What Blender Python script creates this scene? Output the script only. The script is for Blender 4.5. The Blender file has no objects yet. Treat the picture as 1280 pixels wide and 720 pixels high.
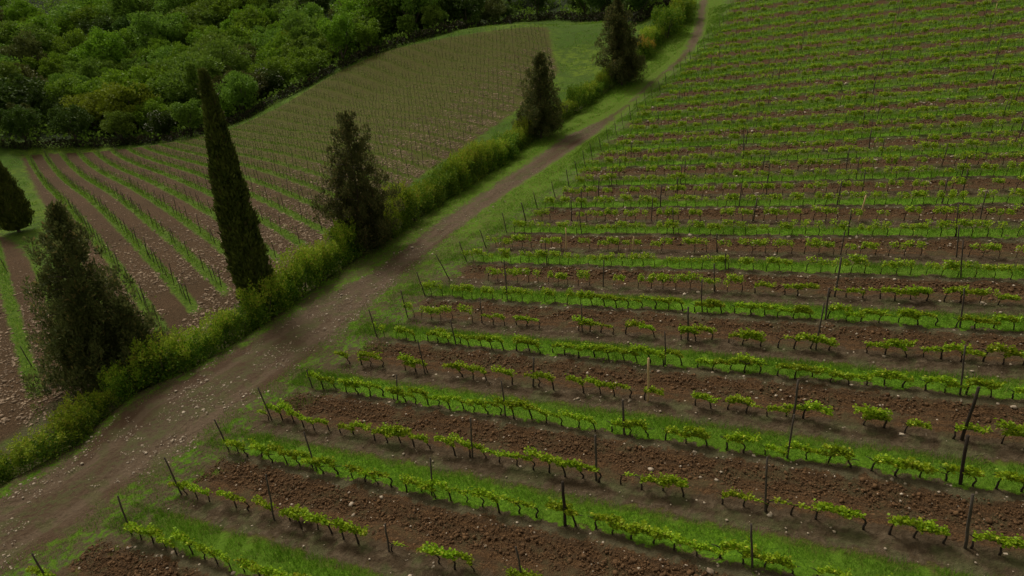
import bpy, math, random
import numpy as np
rng = np.random.default_rng(7); random.seed(7)
SC = bpy.context.scene; COL = SC.collection
R = math.radians

# ------------------------------------------------------------------ camera model (1280x720 reference frame)
F_PX, PITCH, ROLL = 853.0, R(26.3), R(3.3)
FW = np.array([0, math.cos(PITCH), -math.sin(PITCH)]); RT0 = np.array([1.0, 0, 0]); UP0 = np.cross(RT0, FW)
RT = math.cos(ROLL)*RT0 - math.sin(ROLL)*UP0; UP = math.cos(ROLL)*UP0 + math.sin(ROLL)*RT0
def ray(x, y): return FW*F_PX + RT*(x-640) + UP*(360-y)
def proj(P):
    P = np.atleast_2d(P); z = P@FW
    z = np.where(np.abs(z) < 1e-6, 1e-6, z)
    return np.stack([640+F_PX*(P@RT)/z, 360-F_PX*(P@UP)/z, z], 1)

# ------------------------------------------------------------------ terrain
TH = -0.47537; CT, ST = math.cos(TH), math.sin(TH); SP = 2.4039; QO = 9.866
def uq(x, y): return x*CT+y*ST, -x*ST+y*CT
def xy(u, q): return u*CT-q*ST, u*ST+q*CT
def ZR(x, y):
    q = -x*ST+y*CT; e = np.clip(q-50, 0, 65)
    return -16+.1173*x-.0309*y+.0016*e*e+.125*np.clip(q-115, 0, 200)
CUB = [-21.6558, 7.9214, -1.8847, 3.5004, 11.8908, 2.5628, -8.2239, -0.8798, 3.083, 4.1243]
def ZC(X, Y):
    x = (X+30)/60; y = (Y-80)/60
    b = [1+0*x, x, y, x*x, x*y, y*y, x**3, x*x*y, x*y*y, y**3]
    return sum(c*t for c, t in zip(CUB, b))
def march(px, py, Z, tmax=420, n=9000):
    d = ray(px, py); t = np.linspace(12, tmax, n)/np.linalg.norm(d); P = d[None]*t[:, None]
    b = P[:, 2] < Z(P[:, 0], P[:, 1]); k = int(np.argmax(b))
    return P[k] if b.any() else P[-1]
HEDGE_PX = [(0,610),(100,555),(172,492),(250,457),(320,415),(402,357),(460,315),(495,297),(557,252),(630,207),(672,172),(722,142),(780,100),(822,60),(852,32),(865,5)]
HB = np.array([march(*p, ZR)[:2] for p in HEDGE_PX])
HPL = np.vstack([[[-34, -30]], [[-26, 10]], HB, [[36, 135]], [[60, 200]], [[120, 420]]])
def seg_dist(PL, X, Y, closed=False):
    """distance, sign (+ on the right of the polyline) and nearest distance"""
    X = np.asarray(X, float); Y = np.asarray(Y, float)
    best = np.full(X.shape, 1e9); sg = np.ones(X.shape)
    pts = np.vstack([PL, PL[:1]]) if closed else PL
    for a, b in zip(pts[:-1], pts[1:]):
        d = b-a; L2 = d@d
        if L2 < 1e-9: continue
        t = np.clip(((X-a[0])*d[0]+(Y-a[1])*d[1])/L2, 0, 1)
        ex = X-a[0]-t*d[0]; ey = Y-a[1]-t*d[1]; dd = np.hypot(ex, ey)
        c = -(d[0]*(Y-a[1])-d[1]*(X-a[0]))
        m = dd < best-1e-9
        best = np.where(m, dd, best); sg = np.where(m, np.sign(c), sg)
    return best, sg
def d_hedge(X, Y):
    b, s = seg_dist(HPL, X, Y); return b*s            # + = road side
def poly_sd(PL, X, Y):
    X = np.asarray(X, float); Y = np.asarray(Y, float)
    b, _ = seg_dist(PL, X, Y, True); ins = np.zeros(X.shape, bool)
    n = len(PL)
    for i in range(n):
        x0, y0 = PL[i]; x1, y1 = PL[(i+1) % n]
        if y0 == y1: continue
        c = ((y0 > Y) != (y1 > Y)) & (X < (x1-x0)*(Y-y0)/(y1-y0)+x0)
        ins ^= c
    return np.where(ins, b, -b)
# control points of the lower side (thin plate spline)
cp = []
for p in [(30,200),(60,260),(120,200),(110,300),(160,360),(200,190),(200,240),(210,300),(260,350),(270,200),(290,300),(340,240),(360,290),(380,180),(300,160),
          (400,140),(430,210),(480,180),(480,110),(540,80),(540,140),(560,180),(600,60),(620,120),(650,60),(670,110),(720,100),(0,290),(20,350),(30,440),(-60,330),(-80,480),(20,520),(100,440),(0,200)]:
    cp.append(march(*p, ZC))
tg = np.gradient(HB, axis=0); tg /= np.linalg.norm(tg, axis=1)[:, None]
NL = np.stack([-tg[:, 1], tg[:, 0]], 1)
for k, (b, n) in enumerate(zip(HB, NL)):
    a = b+n*3.2; cp.append([a[0], a[1], float(ZR(a[0], a[1]))-(1.2-.05*k)])
def at_dist(px, py, dist, dz=0):
    d = ray(px, py); P = d*dist/np.linalg.norm(d[:2]); return [P[0], P[1], P[2]-dz]
for p, dist in [((400,100),132),((440,80),130),((480,65),128),((560,45),126),((640,32),124),((690,35),122),((300,150),135),((240,168),138),((760,60),108),((0,178),150)]:
    cp.append(at_dist(*p, dist))
for p, dist, h in [((0,110),180,6),((0,50),215,6),((0,0),250,6),((150,100),172,6),((150,50),205,6),((150,0),240,6),((300,90),165,6),((300,40),195,6),((300,0),225,6),
                   ((450,30),165,6),((450,0),200,6),((600,0),162,6),((700,0),145,5),((780,0),135,3),((-150,60),215,6),((-150,150),165,6)]:
    cp.append(at_dist(*p, dist, h))
for p in [(-60,20,-23),(-90,55,-27),(-110,100,-34),(-140,130,-38),(-45,0,-22),(-50,-30,-22),(-160,60,-33),(60,200,-4),(0,230,6),(-80,290,10),(-190,270,4),(-260,200,-8),(-240,100,-30),(40,150,-6),(120,420,20),(-150,420,22),(-300,-20,-30),(-120,-40,-25),(-320,330,10),(0,420,22)]:
    cp.append(list(p))
cp = np.array(cp)
def tps_k(r2): return np.where(r2 > 1e-9, r2*np.log(r2+1e-12), 0)
N_ = len(cp); S_ = 100.0; cx, cy = cp[:, 0]/S_, cp[:, 1]/S_
K = tps_k((cx[:, None]-cx)**2+(cy[:, None]-cy)**2)+np.eye(N_)*4e-4
Pm = np.stack([np.ones(N_), cx, cy], 1)
W_ = np.linalg.solve(np.block([[K, Pm], [Pm.T, np.zeros((3, 3))]]), np.r_[cp[:, 2], 0, 0, 0])
def ZL(X, Y):
    X = np.asarray(X, float)/S_; Y = np.asarray(Y, float)/S_; z = W_[N_]+W_[N_+1]*X+W_[N_+2]*Y
    for i in range(N_): z = z+W_[i]*tps_k((X-cx[i])**2+(Y-cy[i])**2)
    return z
def Z(X, Y):
    X = np.asarray(X, float); Y = np.asarray(Y, float)
    d = d_hedge(X, Y); t = np.clip((-d+.2)/3.2, 0, 1); t = t*t*(3-2*t)
    return ZR(X, Y)*(1-t)+ZL(X, Y)*t
def hitL(px, py): return march(px, py, Z, 400, 3000)
def hitR(px, py): return march(px, py, ZR, 300, 6000)
# row starts along the track
START_PX = [(60,722),(165,670),(226,611),(287,563),(337,510),(391,486),(430,450),(472,420),(508,396),(532,366),(564,350),(584,325),(609,311),(634,291),(658,277),(674,259),(700,245),(720,227),(737,205),(767,174),(790,150),(815,126),(835,107),(852,92),(865,75),(882,60),(890,47),(902,37),(912,20),(917,3)]
su = np.array([uq(*hitR(*p)[:2]) for p in START_PX]); su = su[np.argsort(su[:, 1])]
su = np.vstack([[su[0, 0]-6*(su[1,0]-su[0,0])/(su[1,1]-su[0,1]+1e-6)*0-1.5, su[0, 1]-12], su])
def ustart(q): return np.interp(q, su[:, 1], su[:, 0])
DIRT = [(-160,705),(0,628),(100,572),(172,505),(250,468),(330,420),(400,378),(470,340),(540,282),(620,225),(700,170),(760,138),(800,103),(850,62),(866,30),(872,-8),
        (890,-8),(884,40),(868,72),(830,103),(780,148),(735,178),(660,228),(590,275),(530,320),(470,370),(420,415),(350,470),(280,520),(230,560),(150,610),(100,650),(0,712),(-100,800)]
DPL = np.array([hitR(*p)[:2] for p in DIRT])
LF_PX = [(26,195),(60,192),(200,180),(290,160),(360,128),(405,100),(440,82),(490,62),(560,47),(640,36),(685,34),(690,60),(698,92),(650,135),(600,170),(545,207),(505,236),(440,284),(400,310),(345,350),(300,385),(230,432),(190,455),(150,470),(95,370),(75,310),(60,272),(43,235)]
LPL = np.array([hitL(*p)[:2] for p in LF_PX])
L2_PX = [(-250,270),(-40,285),(4,296),(34,318),(62,348),(90,400),(125,455),(115,500),(60,530),(0,556),(-200,670),(-400,600)]
L2PL = np.array([hitL(*p)[:2] for p in L2_PX])
LTH, LO, LS = 2.2149, -5.0535, 2.4
def ql(x, y): return (-x*math.sin(LTH)+y*math.cos(LTH)-LO)/-LS      # left row coordinate (integers are rows)
def xyl(i, v):                                                        # v along the row, growing away from the track
    q = LO-LS*i; return v*math.cos(LTH)-q*math.sin(LTH), v*math.sin(LTH)+q*math.cos(LTH)

# ------------------------------------------------------------------ materials
def new_mat(name):
    m = bpy.data.materials.new(name); m.use_nodes = True; nt = m.node_tree
    for n in list(nt.nodes): nt.nodes.remove(n)
    return m, nt
class NB:
    def __init__(s, nt): s.nt = nt
    def n(s, t, **kw):
        n = s.nt.nodes.new(t)
        for k, v in kw.items(): setattr(n, k, v)
        return n
    def put(s, sock, v):
        if isinstance(v, bpy.types.NodeSocket): s.nt.links.new(v, sock)
        else: sock.default_value = v
    def math(s, op, a, b=0.0, c=None, clamp=False):
        n = s.n('ShaderNodeMath', operation=op, use_clamp=clamp); s.put(n.inputs[0], a); s.put(n.inputs[1], b)
        if c is not None: s.put(n.inputs[2], c)
        return n.outputs[0]
    def ramp(s, v, a, b):   # smooth 0..1 between a and b
        n = s.n('ShaderNodeMapRange', interpolation_type='SMOOTHSTEP'); s.put(n.inputs[0], v); n.inputs[1].default_value = a; n.inputs[2].default_value = b
        n.inputs[3].default_value = 0; n.inputs[4].default_value = 1; return n.outputs[0]
    def noise(s, vec, scale, detail=4, rough=.55, col=False):
        n = s.n('ShaderNodeTexNoise'); s.put(n.inputs['Vector'], vec); n.inputs['Scale'].default_value = scale
        n.inputs['Detail'].default_value = detail; n.inputs['Roughness'].default_value = rough
        return n.outputs['Color' if col else 'Fac']
    def attr(s, name): n = s.n('ShaderNodeAttribute', attribute_name=name); return n.outputs['Fac']
    def mix(s, f, a, b):
        n = s.n('ShaderNodeMix', data_type='RGBA'); s.put(n.inputs[0], f)
        s.put(n.inputs[6], a if isinstance(a, bpy.types.NodeSocket) else (*a, 1)); s.put(n.inputs[7], b if isinstance(b, bpy.types.NodeSocket) else (*b, 1))
        return n.outputs[2]
    def out(s, col, rough=.9, normal=None, transl=0, spec=.2):
        p = s.n('ShaderNodeBsdfPrincipled'); s.put(p.inputs['Base Color'], col if isinstance(col, bpy.types.NodeSocket) else (*col, 1))
        p.inputs['Roughness'].default_value = rough; p.inputs['Specular IOR Level'].default_value = spec
        if normal is not None: s.nt.links.new(normal, p.inputs['Normal'])
        o = s.n('ShaderNodeOutputMaterial'); sh = p.outputs[0]
        if transl:
            t = s.n('ShaderNodeBsdfTranslucent'); s.put(t.inputs[0], col if isinstance(col, bpy.types.NodeSocket) else (*col, 1))
            mx = s.n('ShaderNodeMixShader'); mx.inputs[0].default_value = transl
            s.nt.links.new(sh, mx.inputs[1]); s.nt.links.new(t.outputs[0], mx.inputs[2]); sh = mx.outputs[0]
        s.nt.links.new(sh, o.inputs[0])
def leaf_mat(name, a, b, c=None, cw=.15, transl=.25, rough=.65, nscale=1.2):
    m, nt = new_mat(name); B = NB(nt)
    g = B.n('ShaderNodeNewGeometry'); oi = B.n('ShaderNodeObjectInfo')
    tc = B.n('ShaderNodeTexCoord')
    no = B.noise(tc.outputs['Object'], nscale, 2)
    f = B.math('ADD', B.math('MULTIPLY', g.outputs['Random Per Island'], .5), B.math('MULTIPLY', B.ramp(no, .3, .7), .5))
    col = B.mix(f, a, b)
    if c: col = B.mix(B.math('GREATER_THAN', g.outputs['Random Per Island'], 1-cw), col, c)
    hs = B.n('ShaderNodeHueSaturation'); nt.links.new(col, hs.inputs['Color'])
    B.put(hs.inputs['Value'], B.math('ADD', .8, B.math('MULTIPLY', oi.outputs['Random'], .4)))
    B.put(hs.inputs['Hue'], B.math('ADD', .488, B.math('MULTIPLY', oi.outputs['Random'], .024)))
    B.out(hs.outputs[0], rough, transl=transl); return m
def simple_mat(name, a, b, scale=8, rough=.85, bump=0.0, stretch=None):
    m, nt = new_mat(name); B = NB(nt); tc = B.n('ShaderNodeTexCoord'); v = tc.outputs['Object']
    g = B.n('ShaderNodeNewGeometry')
    if stretch:
        mp = B.n('ShaderNodeMapping'); nt.links.new(v, mp.inputs[0]); mp.inputs['Scale'].default_value = stretch; v = mp.outputs[0]
    no = B.noise(v, scale, 5)
    f = B.math('ADD', B.math('MULTIPLY', B.ramp(no, .3, .7), .6), B.math('MULTIPLY', g.outputs['Random Per Island'], .4))
    nrm = None
    if bump:
        bn = B.n('ShaderNodeBump'); bn.inputs['Strength'].default_value = bump; nt.links.new(no, bn.inputs['Height']); nrm = bn.outputs[0]
    B.out(B.mix(f, a, b), rough, nrm); return m

M_BARK = simple_mat('vine_bark', (.018, .013, .010), (.05, .038, .03), 25, .9, .5)
M_POST = simple_mat('post_wood', (.045, .036, .030), (.11, .09, .075), 6, .9, .4, (6, 6, 1))
M_POSTL = simple_mat('fresh_post_wood', (.45, .29, .14), (.62, .45, .26), 6, .85, .3, (6, 6, 1))
M_VINE = leaf_mat('vine_leaf', (.17, .30, .010), (.40, .54, .022), (.50, .52, .05), .12, .35, .55, 3)
M_GRASS = leaf_mat('grass_blade', (.085, .190, .008), (.190, .350, .022), (.28, .30, .07), .14, .3, .6, .35)
M_DRY = leaf_mat('dry_grass', (.16, .15, .07), (.26, .24, .13), None, 0, .2)
M_CLOD = simple_mat('soil_clod', (.055, .030, .015), (.175, .098, .048), 9, .95)
M_STONE = simple_mat('pale_stone', (.20, .15, .105), (.60, .50, .40), 5, .85)
M_HEDGE = leaf_mat('hedge_leaf', (.065, .150, .010), (.185, .305, .018), (.27, .33, .03), .18, .3)
M_HEDGEY = leaf_mat('hedge_tip_leaf', (.17, .29, .014), (.35, .43, .036), (.38, .33, .05), .10, .3)
M_JUN = leaf_mat('juniper_leaf', (.052, .070, .020), (.175, .190, .060), (.24, .19, .07), .08, .4)
M_CYP = leaf_mat('cypress_leaf', (.045, .070, .013), (.175, .210, .038), (.085, .075, .03), .08, .15)
M_TRUNK = simple_mat('tree_bark', (.06, .048, .038), (.16, .13, .105), 8, .9, .4, (3, 3, .6))
M_WOOD = [leaf_mat('leaf_mid_green', (.105, .190, .020), (.210, .320, .040), None, 0, .3, nscale=.35),
          leaf_mat('leaf_bright_green', (.115, .215, .012), (.22, .345, .026), None, 0, .3, nscale=.35),
          leaf_mat('leaf_dark_green', (.045, .088, .014), (.100, .165, .024), None, 0, .2, nscale=.35),
          leaf_mat('leaf_olive', (.075, .095, .022), (.150, .165, .042), None, 0, .25, nscale=.35),
          leaf_mat('leaf_yellow_green', (.17, .24, .012), (.28, .34, .03), None, 0, .3, nscale=.35)]
M_BLOOM = leaf_mat('white_blossom', (.45, .46, .36), (.7, .7, .6), None, 0, .2)
M_SCRUB = leaf_mat('scrub_leaf', (.022, .030, .012), (.055, .060, .022), (.07, .05, .03), .2, .15)

# ground
def ground_material():
    m, nt = new_mat('ground_soil_and_grass'); B = NB(nt)
    tc = B.n('ShaderNodeTexCoord'); v = tc.outputs['Object']
    n_s = B.noise(v, 1.1, 4); n_m = B.noise(v, 4.5, 4); n_f = B.noise(v, 22, 4, .65); n_b = B.noise(v, .12, 3)
    n_g = B.noise(v, 9, 3)
    aq = B.attr('aq'); au = B.attr('au'); ah = B.attr('ah'); al = B.attr('al'); aql = B.attr('aql'); ad = B.attr('ad'); al2 = B.attr('al2')
    # jittered row coordinate
    j = B.math('ADD', B.math('MULTIPLY', B.math('SUBTRACT', n_s, .5), .42), B.math('MULTIPLY', B.math('SUBTRACT', n_m, .5), .30))
    f = B.math('FRACT', B.math('MULTIPLY', B.math('ADD', aq, j), .5))
    grass = B.math('MULTIPLY', B.ramp(f, .005, .03), B.math('SUBTRACT', 1, B.ramp(f, .22, .33)))
    smooth = B.math('MULTIPLY', B.ramp(f, .27, .33), B.math('SUBTRACT', 1, B.ramp(f, .49, .54)))
    grey = B.math('MAXIMUM', B.ramp(f, .90, .95), B.math('SUBTRACT', 1, B.ramp(f, .0, .02)))
    # colours
    till = B.mix(B.ramp(n_f, .35, .68), (.044, .024, .012), (.155, .086, .040)); till = B.mix(B.ramp(n_s, .42, .7), till, (.080, .050, .028))
    vor = B.n('ShaderNodeTexVoronoi'); B.put(vor.inputs['Vector'], v); vor.inputs['Scale'].default_value = 7
    pale = B.mix(B.ramp(n_m, .3, .7), (.13, .094, .066), (.20, .150, .110))
    brown = B.mix(B.ramp(n_m, .35, .7), (.072, .050, .030), (.125, .092, .060))
    weed = B.mix(n_m, (.060, .078, .026), (.13, .13, .060))
    gcol = B.mix(B.ramp(n_g, .3, .7), (.065, .145, .009), (.130, .260, .014)); gcol = B.mix(B.ramp(n_b, .4, .65), gcol, (.10, .185, .016))
    c = till
    c = B.mix(smooth, c, brown)
    c = B.mix(B.math('MULTIPLY', B.ramp(n_s, .45, .62), B.math('MULTIPLY', smooth, .6)), c, weed)
    c = B.mix(B.math('MULTIPLY', grey, .75), c, B.mix(n_m, (.085, .070, .048), (.12, .12, .065)))
    fur = B.math('SINE', B.math('MULTIPLY', B.math('ADD', aq, B.math('MULTIPLY', n_s, .12)), 2*math.pi*5))
    furm = B.math('MULTIPLY', B.ramp(fur, -.2, .9), B.math('ADD', .25, B.math('MULTIPLY', n_m, .5)))
    c = B.mix(B.math('MULTIPLY', furm, B.math('SUBTRACT', 1, grass)), c, B.mix(n_m, (.040, .026, .014), (.075, .050, .030)))
    # weeds between tilled clods, more up the hill
    far = B.ramp(aq, 13, 26)
    wk = B.math('MULTIPLY', B.ramp(n_s, .50, .62), B.math('ADD', .22, B.math('MULTIPLY', far, .25)))
    c = B.mix(wk, c, weed)
    smf = B.math('MAXIMUM', smooth, B.math('MULTIPLY', grey, .8)); smf = B.math('MAXIMUM', smf, B.math('MULTIPLY', B.ramp(n_s, .5, .65), .35))
    c = B.mix(B.math('MULTIPLY', far, B.math('MULTIPLY', smf, B.math('ADD', .5, B.math('MULTIPLY', B.ramp(n_m, .35, .6), .5)))), c, B.mix(n_g, (.045, .095, .012), (.10, .165, .022)))
    c = B.mix(grass, c, gcol)
    # headland at the row starts: grass tongues
    near = B.math('SUBTRACT', 1, B.ramp(aq, 6, 17))
    aun = B.math('ADD', au, B.math('MULTIPLY', B.math('SUBTRACT', n_s, .5), 4.5))
    gr2 = B.math('SUBTRACT', 1, B.ramp(f, .40, .55)); gr2 = B.math('MAXIMUM', gr2, B.ramp(f, .93, 1.0))
    head = B.math('SUBTRACT', 1, B.ramp(aun, -.7, .5))
    c = B.mix(head, c, B.mix(B.ramp(n_m, .42, .58), gcol, weed))
    # everything left of the rows: verge grass; dirt track on top
    verge = B.mix(B.ramp(n_m, .35, .65), gcol, B.mix(n_g, (.075, .115, .016), (.14, .17, .03)))
    vg = B.math('SUBTRACT', 1, B.ramp(au, -2.2, -1.2))
    c = B.mix(vg, c, verge)
    bare = B.math('MULTIPLY', near, B.math('MULTIPLY', B.ramp(B.math('ADD', B.math('MULTIPLY', n_s, .6), B.math('MULTIPLY', n_m, .4)), .42, .54), B.math('SUBTRACT', 1, B.ramp(aun, .2, 1.2))))
    c = B.mix(B.math('MULTIPLY', bare, .85), c, B.mix(n_f, (.060, .040, .024), (.135, .096, .062)))
    adn = B.math('ADD', ad, B.math('ADD', B.math('MULTIPLY', B.math('SUBTRACT', n_s, .5), 1.6), B.math('MULTIPLY', B.math('SUBTRACT', n_m, .5), 1.0)))
    bias = B.math('ADD', adn, B.math('SUBTRACT', B.math('MULTIPLY', near, .75), B.math('ADD', B.math('MULTIPLY', B.math('MULTIPLY', B.ramp(aq, 22, 25), B.math('SUBTRACT', 1, B.ramp(aq, 32, 37))), .75), B.math('ADD', .3, B.math('MULTIPLY', B.ramp(aq, 10, 20), .3)))))
    dcol = B.mix(B.ramp(n_m, .3, .7), (.078, .052, .033), (.150, .108, .072)); dcol = B.mix(B.ramp(n_f, .5, .75), dcol, (.22, .17, .125))
    dcol = B.mix(B.ramp(n_b, .42, .62), dcol, (.085, .052, .032))
    rutm = B.math('MULTIPLY', B.ramp(B.math('ADD', ad, B.math('MULTIPLY', n_s, .5)), .75, 1.0), B.math('SUBTRACT', 1, B.ramp(B.math('ADD', ad, B.math('MULTIPLY', n_s, .5)), 1.3, 1.55)))
    dcol = B.mix(B.math('MULTIPLY', rutm, .8), dcol, B.mix(n_m, (.105, .072, .048), (.165, .120, .082)))
    crown = B.math('MULTIPLY', B.ramp(ad, 1.4, 2.0), B.ramp(n_m, .42, .58)); dcol = B.mix(B.math('MULTIPLY', crown, .65), dcol, B.mix(n_g, (.06, .075, .022), (.10, .10, .045)))
    dcol = B.mix(B.math('MULTIPLY', B.ramp(n_s, .5, .62), .55), dcol, B.mix(n_g, (.075, .085, .03), (.12, .12, .05)))
    c = B.mix(B.ramp(bias, -.3, .35), c, dcol)
    # ---- lower side
    fl = B.math('FRACT', B.math('ADD', B.math('ADD', aql, .5), B.math('MULTIPLY', j, .5)))
    fl = B.math('ABSOLUTE', B.math('SUBTRACT', fl, .5))
    stony = B.mix(B.ramp(n_f, .42, .62), (.045, .025, .013), (.165, .105, .062)); stony = B.mix(B.math('MULTIPLY', B.ramp(n_b, .35, .6), .5), stony, (.060, .040, .021))  # broad noise patches darken the stony soil, painting in cloud-shadow bands
    lrow = B.math('MULTIPLY', B.math('SUBTRACT', 1, B.ramp(fl, .12, .23)), B.ramp(B.math('ADD', B.math('MULTIPLY', ah, -1), B.math('MULTIPLY', n_s, 2)), 8.2, 9.2))
    lgrass = B.mix(B.ramp(n_m, .3, .7), (.055, .105, .012), (.12, .19, .022))
    lgrass = B.mix(B.ramp(aql, 8, 16), lgrass, B.mix(n_m, (.05, .072, .010), (.10, .115, .02)))
    cl = B.mix(B.math('MULTIPLY', lrow, B.math('SUBTRACT', 1, B.math('MULTIPLY', B.ramp(aql, 6, 13), .4))), stony, lgrass)
    farl = B.math('MULTIPLY', B.ramp(aql, 5, 12), B.ramp(B.math('ADD', B.math('MULTIPLY', ah, -1), B.math('MULTIPLY', n_s, 3)), 9, 12))
    cl = B.mix(B.math('MULTIPLY', farl, B.math('ADD', .25, B.math('MULTIPLY', B.ramp(n_m, .25, .6), .55))), cl, B.mix(n_g, (.050, .072, .010), (.115, .120, .024)))
    mead = B.mix(B.ramp(n_b, .4, .6), (.060, .125, .012), (.120, .185, .016)); mead = B.mix(B.ramp(n_s, .38, .62), mead, (.055, .10, .014)); mead = B.mix(B.math('MULTIPLY', B.ramp(n_m, .5, .7), .6), mead, (.13, .155, .035))
    inl = B.math('MAXIMUM', al, al2)
    low = B.mix(B.ramp(B.math('ADD', inl, B.math('MULTIPLY', B.math('SUBTRACT', n_s, .5), 1.5)), -.4, .4), mead, cl)
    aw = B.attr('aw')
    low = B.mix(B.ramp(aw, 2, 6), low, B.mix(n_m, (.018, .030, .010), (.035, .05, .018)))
    bank = B.mix(n_m, (.06, .07, .025), (.12, .105, .055))
    low = B.mix(B.ramp(B.math('ADD', ah, B.math('ADD', B.math('MULTIPLY', near, 3.2), B.math('SUBTRACT', n_s, .5))), -3.4, -2.4), low, bank)
    c = B.mix(B.ramp(ah, -.9, -.4), low, c)
    # bump
    h = B.math('ADD', B.math('MULTIPLY', n_f, .5), B.math('ADD', B.math('MULTIPLY', n_m, .8), B.math('MULTIPLY', vor.outputs['Distance'], .35)))
    bn = B.n('ShaderNodeBump'); bn.inputs['Strength'].default_value = 1.0; bn.inputs['Distance'].default_value = .12; nt.links.new(h, bn.inputs['Height'])
    B.out(c, .95, bn.outputs[0], spec=.1); return m

# ------------------------------------------------------------------ mesh helpers
def np_mesh(name, V, Fc, mat, smooth=False, mats=None, midx=None):
    me = bpy.data.meshes.new(name); V = np.asarray(V, np.float32); Fc = np.asarray(Fc, np.int32); k = Fc.shape[1]
    me.vertices.add(len(V)); me.vertices.foreach_set('co', V.ravel())
    me.loops.add(Fc.size); me.loops.foreach_set('vertex_index', Fc.ravel())
    me.polygons.add(len(Fc)); me.polygons.foreach_set('loop_start', np.arange(0, Fc.size, k, dtype=np.int32))
    try: me.polygons.foreach_set('loop_total', np.full(len(Fc), k, np.int32))
    except Exception: pass
    if smooth: me.polygons.foreach_set('use_smooth', np.ones(len(Fc), bool))
    for mm in (mats or [mat]): me.materials.append(mm)
    if midx is not None: me.polygons.foreach_set('material_index', np.asarray(midx, np.int32))
    me.update(calc_edges=True); return me
def add_obj(name, data, parent=None, loc=None, rz=0, sc=None):
    o = bpy.data.objects.new(name, data); COL.objects.link(o)
    if parent: o.parent = parent
    if loc is not None: o.location = [float(a) for a in loc]
    if rz: o.rotation_euler[2] = rz
    if sc is not None: o.scale = sc if hasattr(sc, '__len__') else (sc, sc, sc)
    return o
def tag(o, label, cat, group=None, kind=None):
    if label: o['label'] = label
    if cat: o['category'] = cat
    if group: o['group'] = group
    if kind: o['kind'] = kind
    return o
def tube(path, rad, n=6):
    P = np.array(path, float); rad = np.array(rad, float); V = []; Fq = []
    T = np.gradient(P, axis=0); T /= np.linalg.norm(T, axis=1)[:, None]+1e-9
    for i, (p, t) in enumerate(zip(P, T)):
        a = np.array([0, 0, 1.0]) if abs(t[2]) < .9 else np.array([1.0, 0, 0])
        s = np.cross(t, a); s /= np.linalg.norm(s); w = np.cross(t, s)
        an = np.arange(n)*2*math.pi/n
        V.append(p+rad[i]*(np.cos(an)[:, None]*s+np.sin(an)[:, None]*w))
    V = np.vstack(V)
    for i in range(len(P)-1):
        for k in range(n): Fq.append([i*n+k, i*n+(k+1) % n, (i+1)*n+(k+1) % n, (i+1)*n+k])
    V = np.vstack([V, P[-1:], P[:1]]); e = len(V)-2
    b = (len(P)-1)*n
    for k in range(0, n, 2):
        Fq.append([b+k, b+(k+1) % n, b+(k+2) % n, e]); Fq.append([(k+2) % n, (k+1) % n, k, e+1])
    return V, np.array(Fq)
def join(parts):
    Vs, Fs, o = [], [], 0
    for v, f in parts: Vs.append(v); Fs.append(f+o); o += len(v)
    return np.vstack(Vs), np.vstack(Fs)
def unit(v): return v/(np.linalg.norm(v, axis=1)[:, None]+1e-9)
def leaves(C, D, L, Wd, g=None):
    """kite-shaped leaf quads at C pointing along D with length L and width Wd, random roll"""
    g = g or rng; n = len(C); D = unit(D); r = unit(np.cross(D, g.normal(size=(n, 3)))); up = np.cross(r, D)
    L = np.broadcast_to(L, n)[:, None]; Wd = np.broadcast_to(Wd, n)[:, None]
    b = up*L*.12
    V = np.stack([C, C+D*L*.5+r*Wd*.5+b, C+D*L, C+D*L*.5-r*Wd*.5+b], 1).reshape(-1, 3)
    return V, np.arange(4*n).reshape(n, 4)

# ------------------------------------------------------------------ GROUND sheet
def axis(segs):
    out = []
    for a, b, s in segs: out += list(np.arange(a, b, s))
    return np.array(out+[segs[-1][1]])
def geo(a, b, s0, s1):
    out = [a]; n = 0
    while out[-1] < b: out.append(out[-1]+s0+(s1-s0)*(out[-1]-a)/(b-a))
    return np.array(out)
xr = geo(50, 420, .6, 14); xl = -geo(30, 420, .45, 12)[::-1]
gx = np.r_[xl, np.arange(-29.7, 49.9, .33), xr]
gy = np.r_[-geo(-8, 120, .5, 10)[::-1], np.arange(8.3, 71, .33), geo(71.2, 520, .5, 9)]
GX, GY = np.meshgrid(gx, gy); GX = GX.ravel(); GY = GY.ravel()
GZ = Z(GX, GY)
U_, Q_ = uq(GX, GY); dh = d_hedge(GX, GY)
aq = (Q_-QO)/SP; au = U_-ustart(Q_); ad = poly_sd(DPL, GX, GY); al = poly_sd(LPL, GX, GY); al2 = poly_sd(L2PL, GX, GY)
# edge of the wood
EDGE_PX = [(-260,190),(-120,188),(0,186),(90,184),(170,181),(235,172),(300,152),(350,126),(395,103),(440,80),(490,60),(560,41),(640,27),(700,24),(745,26),(795,30),(832,12),(846,-10)]
EPL0 = np.array([hitL(*p)[:2] for p in EDGE_PX])
EPL = EPL0
WPL = np.vstack([EPL, [[40, 260]], [[0, 500]], [[-420, 500]], [[-420, 100]]])
aw = poly_sd(WPL, GX, GY)
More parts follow.
